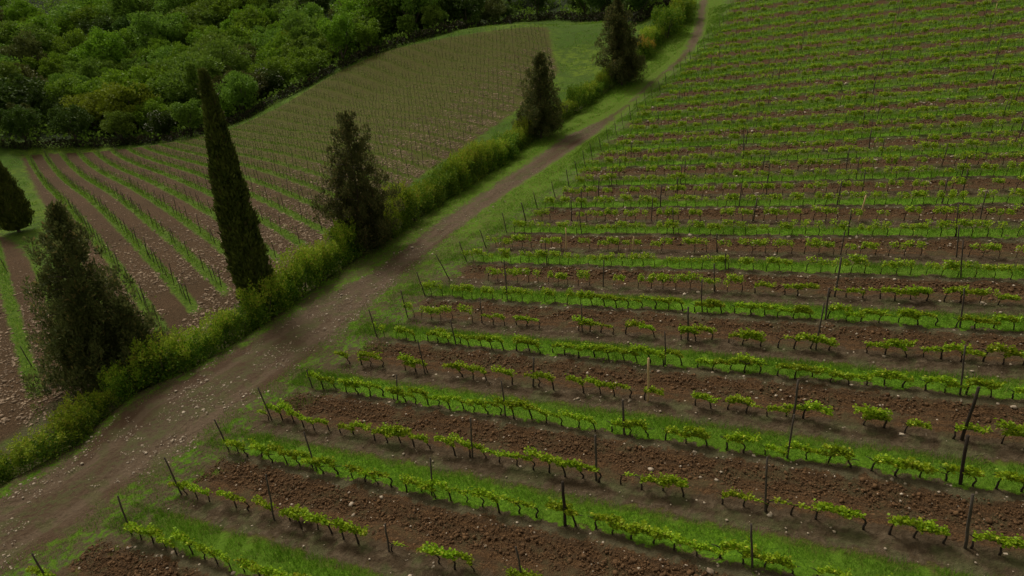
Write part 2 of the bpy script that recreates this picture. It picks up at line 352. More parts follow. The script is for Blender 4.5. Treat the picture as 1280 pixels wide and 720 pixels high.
# relief of the worked soil and wheel ruts
def sstep(x, a, b): t = np.clip((x-a)/(b-a), 0, 1); return t*t*(3-2*t)
inR = sstep(au, -1, .5)*(dh > 0)
ff = np.mod(aq/2, 1)
GZ = GZ+inR*(.05*np.sin(ff*2*np.pi*2+1)+rng.normal(size=len(GZ))*.022*(np.hypot(GX, GY) < 80))
rut = np.exp(-((np.abs(ad-.9))/.3)**2)*(ad > 0)*.09
GZ = GZ-rut+(ad > -1)*rng.normal(size=len(GZ))*.006
nx, ny = len(gx), len(gy); ii = np.arange(nx*ny).reshape(ny, nx)
Fg = np.stack([ii[:-1, :-1], ii[:-1, 1:], ii[1:, 1:], ii[1:, :-1]], -1).reshape(-1, 4)
me = np_mesh('ground', np.stack([GX, GY, GZ], 1), Fg, ground_material(), True)
for nm, arr in (('aq', aq), ('au', au), ('ah', dh), ('al', al), ('aql', ql(GX, GY)), ('ad', ad), ('al2', al2), ('aw', aw)):
    a = me.attributes.new(nm, 'FLOAT', 'POINT'); a.data.foreach_set('value', np.asarray(arr, np.float32))
g_ob = add_obj('ground', me); g_ob['kind'] = 'structure'
print('ground verts', len(GX))

def visible(P, mx=60, my=60):
    p = proj(P); return (p[:, 2] > 1) & (p[:, 0] > -mx) & (p[:, 0] < 1280+mx) & (p[:, 1] > -my) & (p[:, 1] < 720+my)

ORD = ['zeroth','first','second','third','fourth','fifth','sixth','seventh','eighth','ninth','tenth','eleventh','twelfth','thirteenth','fourteenth','fifteenth','sixteenth','seventeenth','eighteenth','nineteenth']
TEN = {2:'twenty',3:'thirty',4:'forty',5:'fifty',6:'sixty',7:'seventy',8:'eighty',9:'ninety'}
TENTH = {2:'twentieth',3:'thirtieth',4:'fortieth',5:'fiftieth',6:'sixtieth',7:'seventieth',8:'eightieth',9:'ninetieth'}
def ordn(n):
    if n < 20: return ORD[n]
    if n >= 100: return 'hundred-and-'+ordn(n-100) if n > 100 else 'hundredth'
    return TENTH[n//10] if n % 10 == 0 else TEN[n//10]+'-'+ORD[n % 10]

# ------------------------------------------------------------------ VINES
def vine_variant(seed, full, arm):
    """trunk bending over into a cordon along +-x; leafy shoots on it"""
    g = np.random.default_rng(seed); h = g.uniform(.62, .78); w = g.uniform(-.06, .06, 6)
    pth = [(0, 0, -.08), (w[0]*.5, w[1]*.5, .2), (w[2], w[3]*.6, h*.6), (w[2]+.04*arm, 0, h*.86), (.16*arm, 0, h+.02), (.36*arm, w[4]*.5, h+.06), (.62*arm, w[5]*.5, h+.03), (.84*arm, 0, h+.01)]
    rd = [.042, .034, .03, .031, .028, .022, .018, .010]
    parts = [tube(pth, rd, 6)]
    if g.random() < .6:
        parts.append(tube([(w[2]+.03*arm, 0, h*.84), (-.1*arm, 0, h), (-.24*arm, 0, h+.04)], [.024, .02, .01], 6))
    tr = join(parts)
    P = np.array(pth[3:]); ns = int({0: 4, 1: 11, 2: 20, 3: 28}[full])
    C, D, SZ = [], [], []
    for s in range(ns):
        t = (s+g.uniform(.2, .8))/ns*(len(P)-1.02)*[.35, .7, 1, 1][full]+[1.2, .6, 0, 0][full]; k = int(t); b = P[k]+(P[k+1]-P[k])*(t-k)
        ln = g.uniform(.08, .36) if full > 1 else g.uniform(.05, .14); dr = np.array([g.normal()*.35, g.normal()*.45, 1.0]); dr /= np.linalg.norm(dr)
        nl = int(6+ln*40)
        tt = g.uniform(0, 1, nl)**.8
        c = b+dr*ln*tt[:, None]+g.normal(size=(nl, 3))*.045
        C.append(c); D.append(g.normal(size=(nl, 3))*.7+np.array([0, 0, .35])); SZ.append(g.uniform(.075, .135, nl))
    C = np.vstack(C); D = np.vstack(D); SZ = np.concatenate(SZ)
    lf = join([leaves(C, D, SZ, SZ*.95, g), tube(P+np.array([0, 0, .035]), [.016, .014, .012, .010, .008][:len(P)], 5)])      # green canes tie the shoots together
    return tr, lf
NVAR = 14; VV = []
for k in range(NVAR):
    full = [2, 3, 2, 1, 3, 2, 0, 3, 2, 2, 3, 1, 2, 3][k]
    VV.append((full, [-1, 1][(k // 2 + k) % 2],)+vine_variant(100+k, full, [-1, 1][(k//2+k) % 2]))
V_ME = [(np_mesh('trunk', *v[2], M_BARK, True), np_mesh('shoots', *v[3], M_VINE)) for v in VV]
NROWS = 50
vines = []      # (row, order, u, variant, xyz, d)
posts = []      # (row, u, P, height, lean vec, light, d)
def row_q(i): return QO+SP*i+(.08 if i % 2 == 0 else -.12)
for i in range(-1, NROWS):
    q = row_q(i); u0 = float(ustart(q)); u = u0+.6; n = 0
    dens = 1.0 if i % 2 == 0 else .93
    while u < u0+150:
        x, y = xy(u, q+rng.normal()*.05); P = np.array([x, y, float(ZR(x, y))])
        if visible(P[None], 40, 30)[0]:
            gap = rng.random() > dens-.02 or (i % 2 == 1 and math.sin(u*1.9+i*2.1)+math.sin(u*.67+i) > 1.62)
            if not gap:
                # right side of field: arms point right; near the track: left
                wr = rng.random(); pref = 1 if (u-u0 > 16) != (rng.random() < .2) else -1
                cand = [k for k in range(NVAR) if VV[k][1] == pref]
                if i % 2 == 0: cand = [k for k in cand if VV[k][0] > 0 or rng.random() < .3] or cand
                k = int(rng.choice(cand)); n += 1
                vines.append([i, n, u, k, P, float(np.linalg.norm(P)), rng.uniform(.60, .86), bool(rng.random() < .5)])
        u += rng.uniform(.56, .72)
vines.sort(key=lambda v: v[5]); print('vines', len(vines))
NEARV = vines[:300]; FARV = vines[300:]
cnt = {}
for v in sorted(NEARV, key=lambda v: (v[0], v[2])):
    pass
LOOK = {0: 'nearly bare', 1: 'thinly leafed', 2: 'leafy', 3: 'densely leafed'}
vmax = vines[299][5]
proto = {}
for v in NEARV:
    i, n, u, k, P, d, sc, fl = v
    e = bpy.data.objects.new('grape_vine', None); COL.objects.link(e); e.empty_display_size = .2
    e.location = P; e.rotation_euler[2] = TH+(rng.normal()*.12); e.scale = (sc*1.28, sc, sc*.86)
    kind = 'grass-backed' if i % 2 == 0 else 'tilled'
    tag(e, f"{LOOK[VV[k][0]]} grape vine, {ordn(n)} from the track in the {ordn(i+2)} row up from bottom left", 'grape vine', 'grape vines along the rows of the upper vineyard')
    add_obj('trunk', V_ME[k][0], e); add_obj('shoots', V_ME[k][1], e)
def place_many(items, base):
    """items: list of (P, rz, sc, variant); base: list of (V,F)"""
    Vs, Fs, o = [], [], 0
    for P, rz, sc, k in items:
        V, Fc = base[k]; c, s = math.cos(rz), math.sin(rz)
        W = np.stack([V[:, 0]*c-V[:, 1]*s, V[:, 0]*s+V[:, 1]*c, V[:, 2]], 1)*sc+P
        Vs.append(W); Fs.append(Fc+o); o += len(V)
    return np.vstack(Vs), np.vstack(Fs)
# the many vines further up the slope (lighter meshes)
FVB = []
for k in range(8):
    g = np.random.default_rng(300+k); arm = [-1, 1][k % 2]; h = .72
    t = tube([(0, 0, -.05), (.02, 0, h*.6), (.12*arm, 0, h), (.8*arm, 0, h+.02)], [.028, .024, .020, .012], 4)
    nl = [150, 210, 180, 90, 220, 170, 110, 200][k]
    xs = g.choice(g.uniform(-.1, .9, 5), nl)*arm+g.normal(size=nl)*.09
    C = np.stack([xs, g.normal(size=nl)*.09, h+g.uniform(-.05, .34, nl)], 1); s = g.uniform(.085, .14, nl)
    FVB.append((t, leaves(C, g.normal(size=(nl, 3)), s, s*.9, g)))
items = [(v[4], TH+rng.normal()*.1, v[6], int(rng.integers(8))) for v in FARV]
Vt, Ft = place_many(items, [b[0] for b in FVB]); Vl, Fl = place_many(items, [b[1] for b in FVB])
V, Fc = join([(Vt, Ft), (Vl, Fl)])
o = add_obj('grape_vines', np_mesh('grape_vines', V, Fc, None, False, [M_BARK, M_VINE], np.r_[np.zeros(len(Ft)), np.ones(len(Fl))]))
tag(o, 'mass of distant grape vines filling the rows higher up the slope', 'grape vines', None, 'stuff')

# ------------------------------------------------------------------ POSTS
def up_h(base, top_px, lean=(0, 0)):
    """height of a vertical pole at base whose tip projects nearest to top_px (y)"""
    hs = np.linspace(.3, 30, 1500); pr = proj(base+np.outer(hs, [0, 0, 1.0])); return float(hs[np.argmin(np.abs(pr[:, 1]-top_px[1]))])
def tip_for(base, top_px):
    """tip of a pole: in the plane through the base facing the camera"""
    d = ray(*top_px); nrm = np.array([0, 1, 0.0]); t = base[1]/d[1]; return d*t
PX_POSTS = {-1: [((60,722),(40,692),0)],
 0: [((165,670),(147,620),0)],
 1: [((226,612),(205,572),0),((337,628),(332,593),0),((487,692),(481,655),0),((655,724),(645,683),0)],
 2: [((287,563),(268,524),0),((397,588),(380,540),0),((540,622),(538,572),0),((707,660),(703,602),1),((941,712),(939,655),0)],
 3: [((337,509),(322,484),0),((590,572),(588,522),0),((746,598),(744,544),2),((957,637),(960,572),0),((1207,688),(1217,618),2)],
 4: [((391,486),(383,462),0),((497,502),(495,468),0),((632,524),(627,476),0),((781,545),(778,500),2),((983,578),(993,518),0),((1200,612),(1210,545),1)],
 5: [((532,465),(522,425),0),((666,483),(667,447),2),((810,503),(811,448),3),((991,526),(998,475),2),((1203,543),(1224,484),1)],
 6: [((472,420),(461,387),0),((570,431),(563,400),0),((832,459),(831,415),0),((1201,493),(1207,432),0)],
 7: [((510,396),(501,363),0),((603,407),(600,372),0),((728,417),(727,380),0),((860,427),(860,384),2),((1019,441),(1030,378),0)],
 8: [((532,366),(521,340),0),((634,375),(632,337),0),((878,392),(877,350),0),((1032,399),(1036,360),2),((1202,406),(1206,360),0)],
 9: [((564,350),(545,318),0),((633,356),(630,325),0),((754,361),(755,325),0),((893,367),(893,330),0),((1043,372),(1052,322),2)],
 10:[((584,325),(574,302),0),((684,336),(681,300),0),((907,340),(907,316),0),((1202,347),(1204,300),0)],
 11:[((609,311),(600,287),0),((708,316),(707,285),3),((791,318),(792,300),3),((896,320),(896,292),0),((1050,323),(1056,290),0),((1196,325),(1199,282),0)],
 12:[((634,291),(628,266),0),((727,292),(724,263),0),((842,295),(841,262),0),((1060,296),(1064,262),0),((1196,297),(1198,255),0)]}
def post_mesh(h, r, lx, ly, seed):
    g = np.random.default_rng(seed); ts = np.linspace(0, 1, 5)
    pth = [(lx*t+g.normal()*.01, ly*t+g.normal()*.01, -.25+(h+.25)*t) for t in ts]
    return tube(pth, [r*1.08, r, r*.98, r*.95, r*.9], 7)
plist = []
for i, lst in PX_POSTS.items():
    for k, (b, t, ty) in enumerate(lst):
        d = ray(*b); q = row_q(i); tt = q/(-d[0]*ST+d[1]*CT); x, y = d[0]*tt, d[1]*tt
        base = np.array([x, y, float(ZR(x, y))]); tip = tip_for(base, t); v = tip-base
        hh = min(max(v[2], .9), 2.3)
        plist.append([i, uq(x, y)[0], base, hh, (v[0]*hh/max(v[2], .1), 0.0), ty, k == 0])
for i in range(13, NROWS):
    q = row_q(i); u0 = float(ustart(q)); u = u0; k = 0
    while u < u0+150:
        x, y = xy(u, q); P = np.array([x, y, float(ZR(x, y))])
        if visible(P[None], 5, 5)[0]:
            ln = (-.30, 0) if k == 0 else (rng.normal()*.06, 0)
            plist.append([i, u, P, rng.uniform(1.2, 1.6), ln, int(rng.choice([0, 0, 0, 0, 2, 2, 3], p=[.2, .2, .2, .1, .14, .13, .03])), k == 0])
        u += (5.6 if i < 18 else 9.0)+rng.normal()*.3 if k else 3.4; k += 1
# lower vineyard posts
LROWS = range(-1, 62)
lposts = []
stakes = []
for i in LROWS:
    for v in np.arange(-40, 170, 1.05):
        x, y = xyl(i, v)
        dh_ = float(d_hedge(x, y))
        if dh_ > -8.4: continue
        if float(poly_sd(LPL, x, y)) < .6: continue
        stakes.append((i, v, x, y))
sx = np.array([s[2] for s in stakes]); sy = np.array([s[3] for s in stakes]); sz = ZL(sx, sy)
SP_ = np.stack([sx, sy, sz], 1); svis = visible(SP_, 5, 5)
seen = {}
stk = []
for s, P, ok in zip(stakes, SP_, svis):
    if not ok: continue
    c = seen.setdefault(s[0], 0); seen[s[0]] += 1
    if c % 4 == 0: lposts.append([s[0], s[1], P, rng.uniform(1.3, 1.75), (rng.normal()*.08, rng.normal()*.08), 0, c == 0])
    else: stk.append((s[0], P))
print('posts', len(plist), 'lower posts', len(lposts), 'stakes', len(stk))
# second lower parcel at the left edge
L2TH = LTH
l2p = []
for (b, t) in [((53,387),(45,372)),((40,458),(22,422)),((10,340),(4,322)),((66,352),(60,332)),((-10,300),(-16,284))]:
    P = hitL(*b); l2p.append([0, 0, P, 1.4, (-.2, 0), 0, False])
allp = [('up', *p) for p in plist]+[('low', *p) for p in lposts]+[('corner', *p) for p in l2p]
allp.sort(key=lambda p: np.linalg.norm(p[3])-(0 if p[0] != 'up' else 12))
nearp, farp = allp[:300], allp[300:]
def mat_of(ty): return {0: M_POST, 1: M_BARK, 2: M_POST, 3: M_POSTL}[ty]
def rad_of(ty): return {0: .032, 1: .052, 2: .042, 3: .045}[ty]
order = {}
for p in sorted(allp, key=lambda p: (p[0], p[1], p[2])):
    kk = (p[0], p[1]); order[kk] = order.get(kk, 0)+1; p_id = id(p[3]); order[p_id] = order[kk]
for n_, p in enumerate(nearp):
    side, i, u, P, h, ln, ty, end = p
    V, Fc = post_mesh(h, rad_of(ty)*(1 if side == 'up' else .9)*(.72 if side == 'up' and np.linalg.norm(P) > 62 else 1), ln[0], ln[1], n_)
    o = add_obj('vineyard_post', np_mesh('vineyard_post', V, Fc, mat_of(ty), True), None, P)
    sh_ = 1
    look = {0: 'thin dark wooden post', 1: 'thick blackish wooden post', 2: 'grey wooden post', 3: 'pale new wooden post'}[ty]
    if side == 'up':
        if end: lb = f"leaning end post by the track, starting the {ordn(i+2)} row up from bottom left"
        else: lb = f"{look}, {ordn(order[id(P)])} from the track in the {ordn(i+2)} row up from bottom left"
        gp = 'posts of the upper vineyard'
    elif side == 'low':
        lb = f"thin dark post, {ordn(order[id(P)])} from the hedge in the lower vineyard's {ordn(i+2)} row from left"; gp = 'posts of the lower vineyard'
    else:
        lb = f"thin dark post beside the left edge, {ordn(order[id(P)])} in the parcel below the small cypress"; gp = 'posts of the left edge parcel'
    tag(o, lb, 'post', gp)
if farp:
    Vs = []
    for p in farp:
        side, i, u, P, h, ln, ty, end = p; V, Fc = tube([(0, 0, -.1), (ln[0]*.5, 0, h*.5), (ln[0], ln[1], h)], [.02]*3, 4); Vs.append((V+P, Fc))
    V, Fc = join(Vs); tag(add_obj('vineyard_posts', np_mesh('vineyard_posts', V, Fc, M_POST)), 'many distant thin posts high up the vineyard rows', 'posts', None, 'stuff')
# stakes + young vines of the lower vineyard
Vs = []; Lf = []
for i, P in stk:
    h = rng.uniform(.9, 1.35); a = rng.normal()*.07
    if rng.random() < (.35 if i < 7 else .85):
        Vs.append(tube([(P[0], P[1], P[2]-.05), (P[0]+a, P[1], P[2]+h)], [.022, .018], 4) if False else (np.array([[P[0]-.022, P[1]-.02, P[2]-.05], [P[0]+.022, P[1]-.02, P[2]-.05], [P[0]+.018+a, P[1]-.01, P[2]+h], [P[0]-.018+a, P[1]-.01, P[2]+h],
                      [P[0]-.022, P[1]+.024, P[2]-.05], [P[0]+.022, P[1]+.024, P[2]-.05], [P[0]+.018+a, P[1]+.02, P[2]+h], [P[0]-.018+a, P[1]+.02, P[2]+h]]),
                      np.array([[0, 1, 2, 3], [1, 5, 6, 2], [5, 4, 7, 6], [4, 0, 3, 7], [3, 2, 6, 7]])))
    nl = 16
    C = P+np.stack([rng.normal(size=nl)*.2, rng.normal(size=nl)*.2, rng.uniform(.35, .85, nl)], 1)
    Lf.append(C)
V, Fc = join(Vs); tag(add_obj('vine_stakes', np_mesh('vine_stakes', V, Fc, M_POST)), 'many thin stakes standing in the rows of the lower vineyard', 'stakes', None, 'stuff')
C = np.vstack(Lf); V, Fc = leaves(C, rng.normal(size=C.shape), rng.uniform(.10, .18, len(C)), .11)
M_LV = leaf_mat('young_vine_leaf', (.07, .12, .012), (.15, .20, .025), None, 0, .3)
tag(add_obj('young_vines', np_mesh('young_vines', V, Fc, M_LV)), 'many small young vines greening the rows of the lower vineyard', 'young vines', None, 'stuff')

# ------------------------------------------------------------------ GRASS
def blades(X, Y, Zz, H, spread=.35, w=.012):
    n = len(X); a = rng.uniform(0, 2*math.pi, n); ln = rng.normal(size=(n, 2))*spread
    b = np.stack([X, Y, Zz-.02], 1); s = np.stack([np.cos(a), np.sin(a), 0*a], 1)*np.broadcast_to(w, n)[:, None]
    t = b+np.stack([ln[:, 0]*H, ln[:, 1]*H, H], 1)
    m = b+(t-b)*.55; m[:, 2] += H*.1
    V = np.stack([b-s, b+s, m+s*.8, m-s*.8, t], 1).reshape(-1, 3)
    k = np.arange(n)*5
    return V, np.concatenate([np.stack([k, k+1, k+2, k+3], 1), np.stack([k+3, k+2, k+4, k+4], 1)])
def grass_mesh(name, X, Y, H, w, mat, label, cat, spread=.35):
    Zz = ZLZR(X, Y); n = len(X); a = rng.uniform(0, 2*math.pi, n); ln = rng.normal(size=(n, 2))*spread
    b = np.stack([X, Y, Zz-.03], 1); s = np.stack([np.cos(a), np.sin(a), 0*a], 1)*np.broadcast_to(w, n)[:, None]
    t = b+np.stack([ln[:, 0]*H, ln[:, 1]*H, H], 1)
    V = np.stack([b-s, b+s, t], 1).reshape(-1, 3); Fc = np.arange(3*n).reshape(n, 3)
    o = add_obj(name, np_mesh(name, V, Fc, mat)); tag(o, label, cat, None, 'stuff'); return o
def ZLZR(X, Y): return Z(X, Y)
def vnoise(X, Y, s, seed=0):
    """cheap smooth value noise"""
    g = np.random.default_rng(seed); T = g.random((256, 256)); x = X/s; y = Y/s; xi = np.floor(x).astype(int); yi = np.floor(y).astype(int); fx = x-xi; fy = y-yi
    fx = fx*fx*(3-2*fx); fy = fy*fy*(3-2*fy); a = T[xi % 256, yi % 256]; b = T[(xi+1) % 256, yi % 256]; c = T[xi % 256, (yi+1) % 256]; d = T[(xi+1) % 256, (yi+1) % 256]
    return (a*(1-fx)+b*fx)*(1-fy)+(c*(1-fx)+d*fx)*fy
GXs, GYs, GH, GW = [], [], [], []
for i in range(-2, NROWS, 2):
    q = QO+SP*i; u0 = float(ustart(q)); L = 75 if i < 26 else 110
    xm, ym = xy(u0+15, q); dist = math.hypot(math.hypot(xm, ym), 16)
    n = int(L*1.5*min(1000, 1000*(20/dist)**1.6)); n = min(n, 60000)
    u = u0-1.6+rng.uniform(0, L, n); dq = .02+1.42*rng.beta(1.15, 1.15, n)
    x, y = xy(u, q+dq); P = np.stack([x, y, ZR(x, y)], 1); ok = visible(P, 15, 25)
    cl = vnoise(x, y, .5, 3)*.6+vnoise(x, y, 1.7, 4)*.4; cl2 = vnoise(x, y, 6, 5)
    ok &= (cl > .25) & (rng.random(n) < .35+cl2)
    x, y = x[ok], y[ok]; d = np.sqrt(x*x+y*y+300); cl = cl[ok]
    GXs.append(x); GYs.append(y); GH.append((.10+.22*cl)*rng.uniform(.6, 1.2, len(x))*(1+.2*(d > 50))); GW.append(.006*np.clip(d/20, 1, 5))
# grass tongues on the headland and the verges of the track
def scatter(x0, x1, y0, y1, n, cond, hfun):
    x = rng.uniform(x0, x1, n); y = rng.uniform(y0, y1, n); m = cond(x, y); x, y = x[m], y[m]
    P = np.stack([x, y, Z(x, y)], 1); v = visible(P, 15, 25); x, y = x[v], y[v]
    GXs.append(x); GYs.append(y); GH.append(hfun(len(x))); GW.append(.007*np.clip(np.sqrt(x*x+y*y+300)/20, 1, 5))
def c_head(x, y):
    u, q = uq(x, y); a = u-ustart(q); n = vnoise(x, y, 1.1, 8)*.6+vnoise(x, y, 3, 9)*.4; f = np.mod((q-QO)/SP/2, 1)
    return (a > -2.6) & (a < 1.4) & (n > .40+.16*((f > .45) & (f < .9))) & (poly_sd(DPL, x, y) < .15) & (d_hedge(x, y) > 0)
scatter(-24, 45, 14, 110, 900000, c_head, lambda n: rng.uniform(.06, .22, n))
def c_verge(x, y):
    d = d_hedge(x, y); n = vnoise(x, y, .8, 18)*.6+vnoise(x, y, 3, 19)*.4; pd = poly_sd(DPL, x, y)
    return (d > 0) & (d < 9) & (pd < .2) & (n > .38+.05*(y < 40)) & (uq(x, y)[0] < ustart(uq(x, y)[1])-1)
scatter(-24, 45, 18, 110, 700000, c_verge, lambda n: rng.uniform(.05, .18, n))
def c_low(x, y):
    d = d_hedge(x, y); f = np.abs(np.mod(ql(x, y)+.5, 1)-.5)
    n = vnoise(x, y, 1.2, 28)
    return (d < -8.8) & (poly_sd(LPL, x, y) > .3) & (f < .12+.06*n) & (n > .2) & (rng.random(len(x)) < np.clip(1.6-ql(x, y)/11, .15, 1))
scatter(-95, 20, 35, 125, 620000, c_low, lambda n: rng.uniform(.10, .28, n))
def c_low2(x, y):
    f = np.abs(np.mod(ql(x, y)+.5, 1)-.5); return (poly_sd(L2PL, x, y) > .3) & (f < .14) & (d_hedge(x, y) < -6)
scatter(-60, -20, 20, 80, 160000, c_low2, lambda n: rng.uniform(.10, .28, n))
def c_mead(x, y):
    return (poly_sd(LPL, x, y) < -.3) & (poly_sd(L2PL, x, y) < -.3) & (d_hedge(x, y) < np.where(y < 55, -6.5, -3.2)) & (poly_sd(WPL, x, y) < 1) & (vnoise(x, y, 1.6, 70)*.6+vnoise(x, y, 5, 71)*.4 > .48)
scatter(-110, 45, 30, 160, 260000, c_mead, lambda n: rng.uniform(.08, .35, n))
X = np.concatenate(GXs); Y = np.concatenate(GYs); H = np.concatenate(GH); Wd = np.concatenate(GW)
print('grass blades', len(X))
grass_mesh('grass', X, Y, H, Wd, M_GRASS, 'bright green grass growing in the strips between vine rows and beside the track', 'grass')
n = 60000; x = rng.uniform(-24, 50, n); y = rng.uniform(14, 80, n); u, q = uq(x, y); m = (u > ustart(q)-1) & (vnoise(x, y, 1.3, 40) > .72) & visible(np.stack([x, y, ZR(x, y)], 1), 5, 5)
grass_mesh('dry_grass', x[m], y[m], rng.uniform(.05, .2, int(m.sum())), .008, M_DRY, 'dry straw coloured tufts scattered over the tilled soil', 'dry grass', .8)

# ------------------------------------------------------------------ CLODS AND STONES
t_ = (1+5**.5)/2
ICV = unit(np.array([(-1, t_, 0), (1, t_, 0), (-1, -t_, 0), (1, -t_, 0), (0, -1, t_), (0, 1, t_), (0, -1, -t_), (0, 1, -t_), (t_, 0, -1), (t_, 0, 1), (-t_, 0, -1), (-t_, 0, 1)], float))
ICF = np.array([(0,11,5),(0,5,1),(0,1,7),(0,7,10),(0,10,11),(1,5,9),(5,11,4),(11,10,2),(10,7,6),(7,1,8),(3,9,4),(3,4,2),(3,2,6),(3,6,8),(3,8,9),(4,9,5),(2,4,11),(6,2,10),(8,6,7),(9,8,1)])
def rocks(name, X, Y, S, mat, label, cat, flat=.6):
    n = len(X); V = ICV[None]*(1+rng.normal(size=(n, 12, 1))*.22)
    V = V*S[:, None, None]*np.stack([rng.uniform(.7, 1.3, n), rng.uniform(.7, 1.3, n), np.full(n, flat)], 1)[:, None]
    a = rng.uniform(0, 6.28, n)[:, None]; c, s = np.cos(a), np.sin(a)
    W = np.stack([V[..., 0]*c-V[..., 1]*s, V[..., 0]*s+V[..., 1]*c, V[..., 2]], -1)+np.stack([X, Y, Z(X, Y)+S*.15], 1)[:, None]
    Fc = (ICF[None]+(np.arange(n)*12)[:, None, None]).reshape(-1, 3)
    o = add_obj(name, np_mesh(name, W.reshape(-1, 3), Fc, mat)); tag(o, label, cat, None, 'stuff')
CX, CY, CS = [], [], []
for i in range(-1, 31, 2):
    q = QO+SP*i; u0 = float(ustart(q)); L = 55
    xm, ym = xy(u0+15, q); dist = math.hypot(math.hypot(xm, ym), 16)
    n = int(L*2.1*min(460, 460*(20/dist)**1.9))
    u = u0+.2+rng.uniform(0, L, n); dq = .05+2.0*rng.beta(1.3, 1.3, n); x, y = xy(u, q+dq); P = np.stack([x, y, ZR(x, y)], 1); ok = visible(P, 5, 10)&(vnoise(x, y, 1.1, 33)*.5+rng.random(len(x))*.5 > .3)
    x, y = x[ok], y[ok]; CX.append(x); CY.append(y); CS.append(np.clip(rng.lognormal(-4.35, .7, len(x)), .009, .085)*(1+.3*(dist > 35)))
X, Y, S = map(np.concatenate, (CX, CY, CS)); print('clods', len(X))
rocks('soil_clods', X, Y, S, M_CLOD, 'reddish brown clods of earth turned up in the tilled strips', 'soil clods', .75)
def pick(x0, x1, y0, y1, n, cond):
    x = rng.uniform(x0, x1, n); y = rng.uniform(y0, y1, n); m = cond(x, y); x, y = x[m], y[m]; v = visible(np.stack([x, y, Z(x, y)], 1), 5, 5); return x[v], y[v]
sX, sY, sS = [], [], []
x, y = pick(-26, 20, 14, 60, 90000, lambda x, y: (poly_sd(DPL, x, y) > -.6) & (vnoise(x, y, 1.5, 50)*.6+vnoise(x, y, .5, 51)*.4 > .46) & (rng.random(len(x)) < np.clip(1.5-np.hypot(x, y)/38, .06, 1)))
sX.append(x); sY.append(y); sS.append(np.clip(rng.lognormal(-3.85, .55, len(x)), .010, .10))
def c_r(x, y):
    u, q = uq(x, y); f = np.mod((q-QO)/SP/2, 1)
    return (u > ustart(q)) & ((f > .30)) & (rng.random(len(x)) < .25+.75*((f > .44) & (f < .56) | (f > .9)))
x, y = pick(-24, 55, 12, 80, 80000, c_r); sX.append(x); sY.append(y); sS.append(np.clip(rng.lognormal(-3.8, .55, len(x)), .011, .11)*np.clip(np.hypot(x, y)/30, 1, 1.4))
def c_l(x, y):
    d = d_hedge(x, y); inn = np.maximum(poly_sd(LPL, x, y), poly_sd(L2PL, x, y)); f = np.abs(np.mod(ql(x, y)+.5, 1)-.5)
    return (inn > .1) & (rng.random(len(x)) < np.clip(1.25+(d+8)/18, .05, 1)) & ((f > .13) | (d > -8.4)) & (vnoise(x, y, 2.2, 60) > .25)
x, y = pick(-85, 12, 22, 110, 260000, c_l); sX.append(x); sY.append(y); sS.append(np.clip(rng.lognormal(-3.0, .45, len(x)), .025, .14))
X, Y, S = map(np.concatenate, (sX, sY, sS)); print('stones', len(X))
M_STONE2 = simple_mat('field_stone', (.09, .058, .038), (.47, .35, .25), 1.3, .9)
rocks('pebbles', np.concatenate(sX[:2]), np.concatenate(sY[:2]), np.concatenate(sS[:2]), M_STONE, 'pale limestone pebbles strewn over the track and the upper vineyard soil', 'pebbles', .55)
rocks('field_stones', sX[2], sY[2], sS[2], M_STONE2, 'pinkish grey stones covering the soil of the lower vineyard', 'stones', .6)

# ------------------------------------------------------------------ TREES AND SHRUBS
def foliage_cloud(centers, radii, per, size, g, aspect=.8, up=.3, hollow=.55, jit=.8):
    C, D = [], []
    for c, r in zip(centers, radii):
        r = np.asarray(r); n = int(per*(float(np.mean(r))**2)) if per > 0 else int(-per)
        d = unit(g.normal(size=(n, 3))); rr = hollow+(1-hollow)*g.random((n, 1))**.6
        C.append(c+d*rr*r); D.append(d+g.normal(size=(n, 3))*jit+np.array([0, 0, up]))
    C = np.vstack(C); D = np.vstack(D); s = g.uniform(.65, 1.25, len(C))*size
    return leaves(C, D, s, s*aspect, g)
def tree(name, base, rz, sc, crown, trunk, label, cat, group=None):
    e = bpy.data.objects.new(name, None); COL.objects.link(e); e.location = [float(a) for a in base]; e.rotation_euler[2] = rz
    e.scale = sc if hasattr(sc, '__len__') else (sc, sc, sc); tag(e, label, cat, group)
    for nm, m_ in (('trunk', trunk), ('crown', crown)):
        if isinstance(m_, list):
            for q in m_: add_obj(q[0], q[1], e)
        elif m_: add_obj(nm, m_, e)
    return e
def tip_height(base, top):
    """(height, lean x) so that the tip projects onto the pixel"""
    d = ray(*top); t = base[1]/d[1]; P = d*t; return P[2]-base[2], P[0]-base[0]
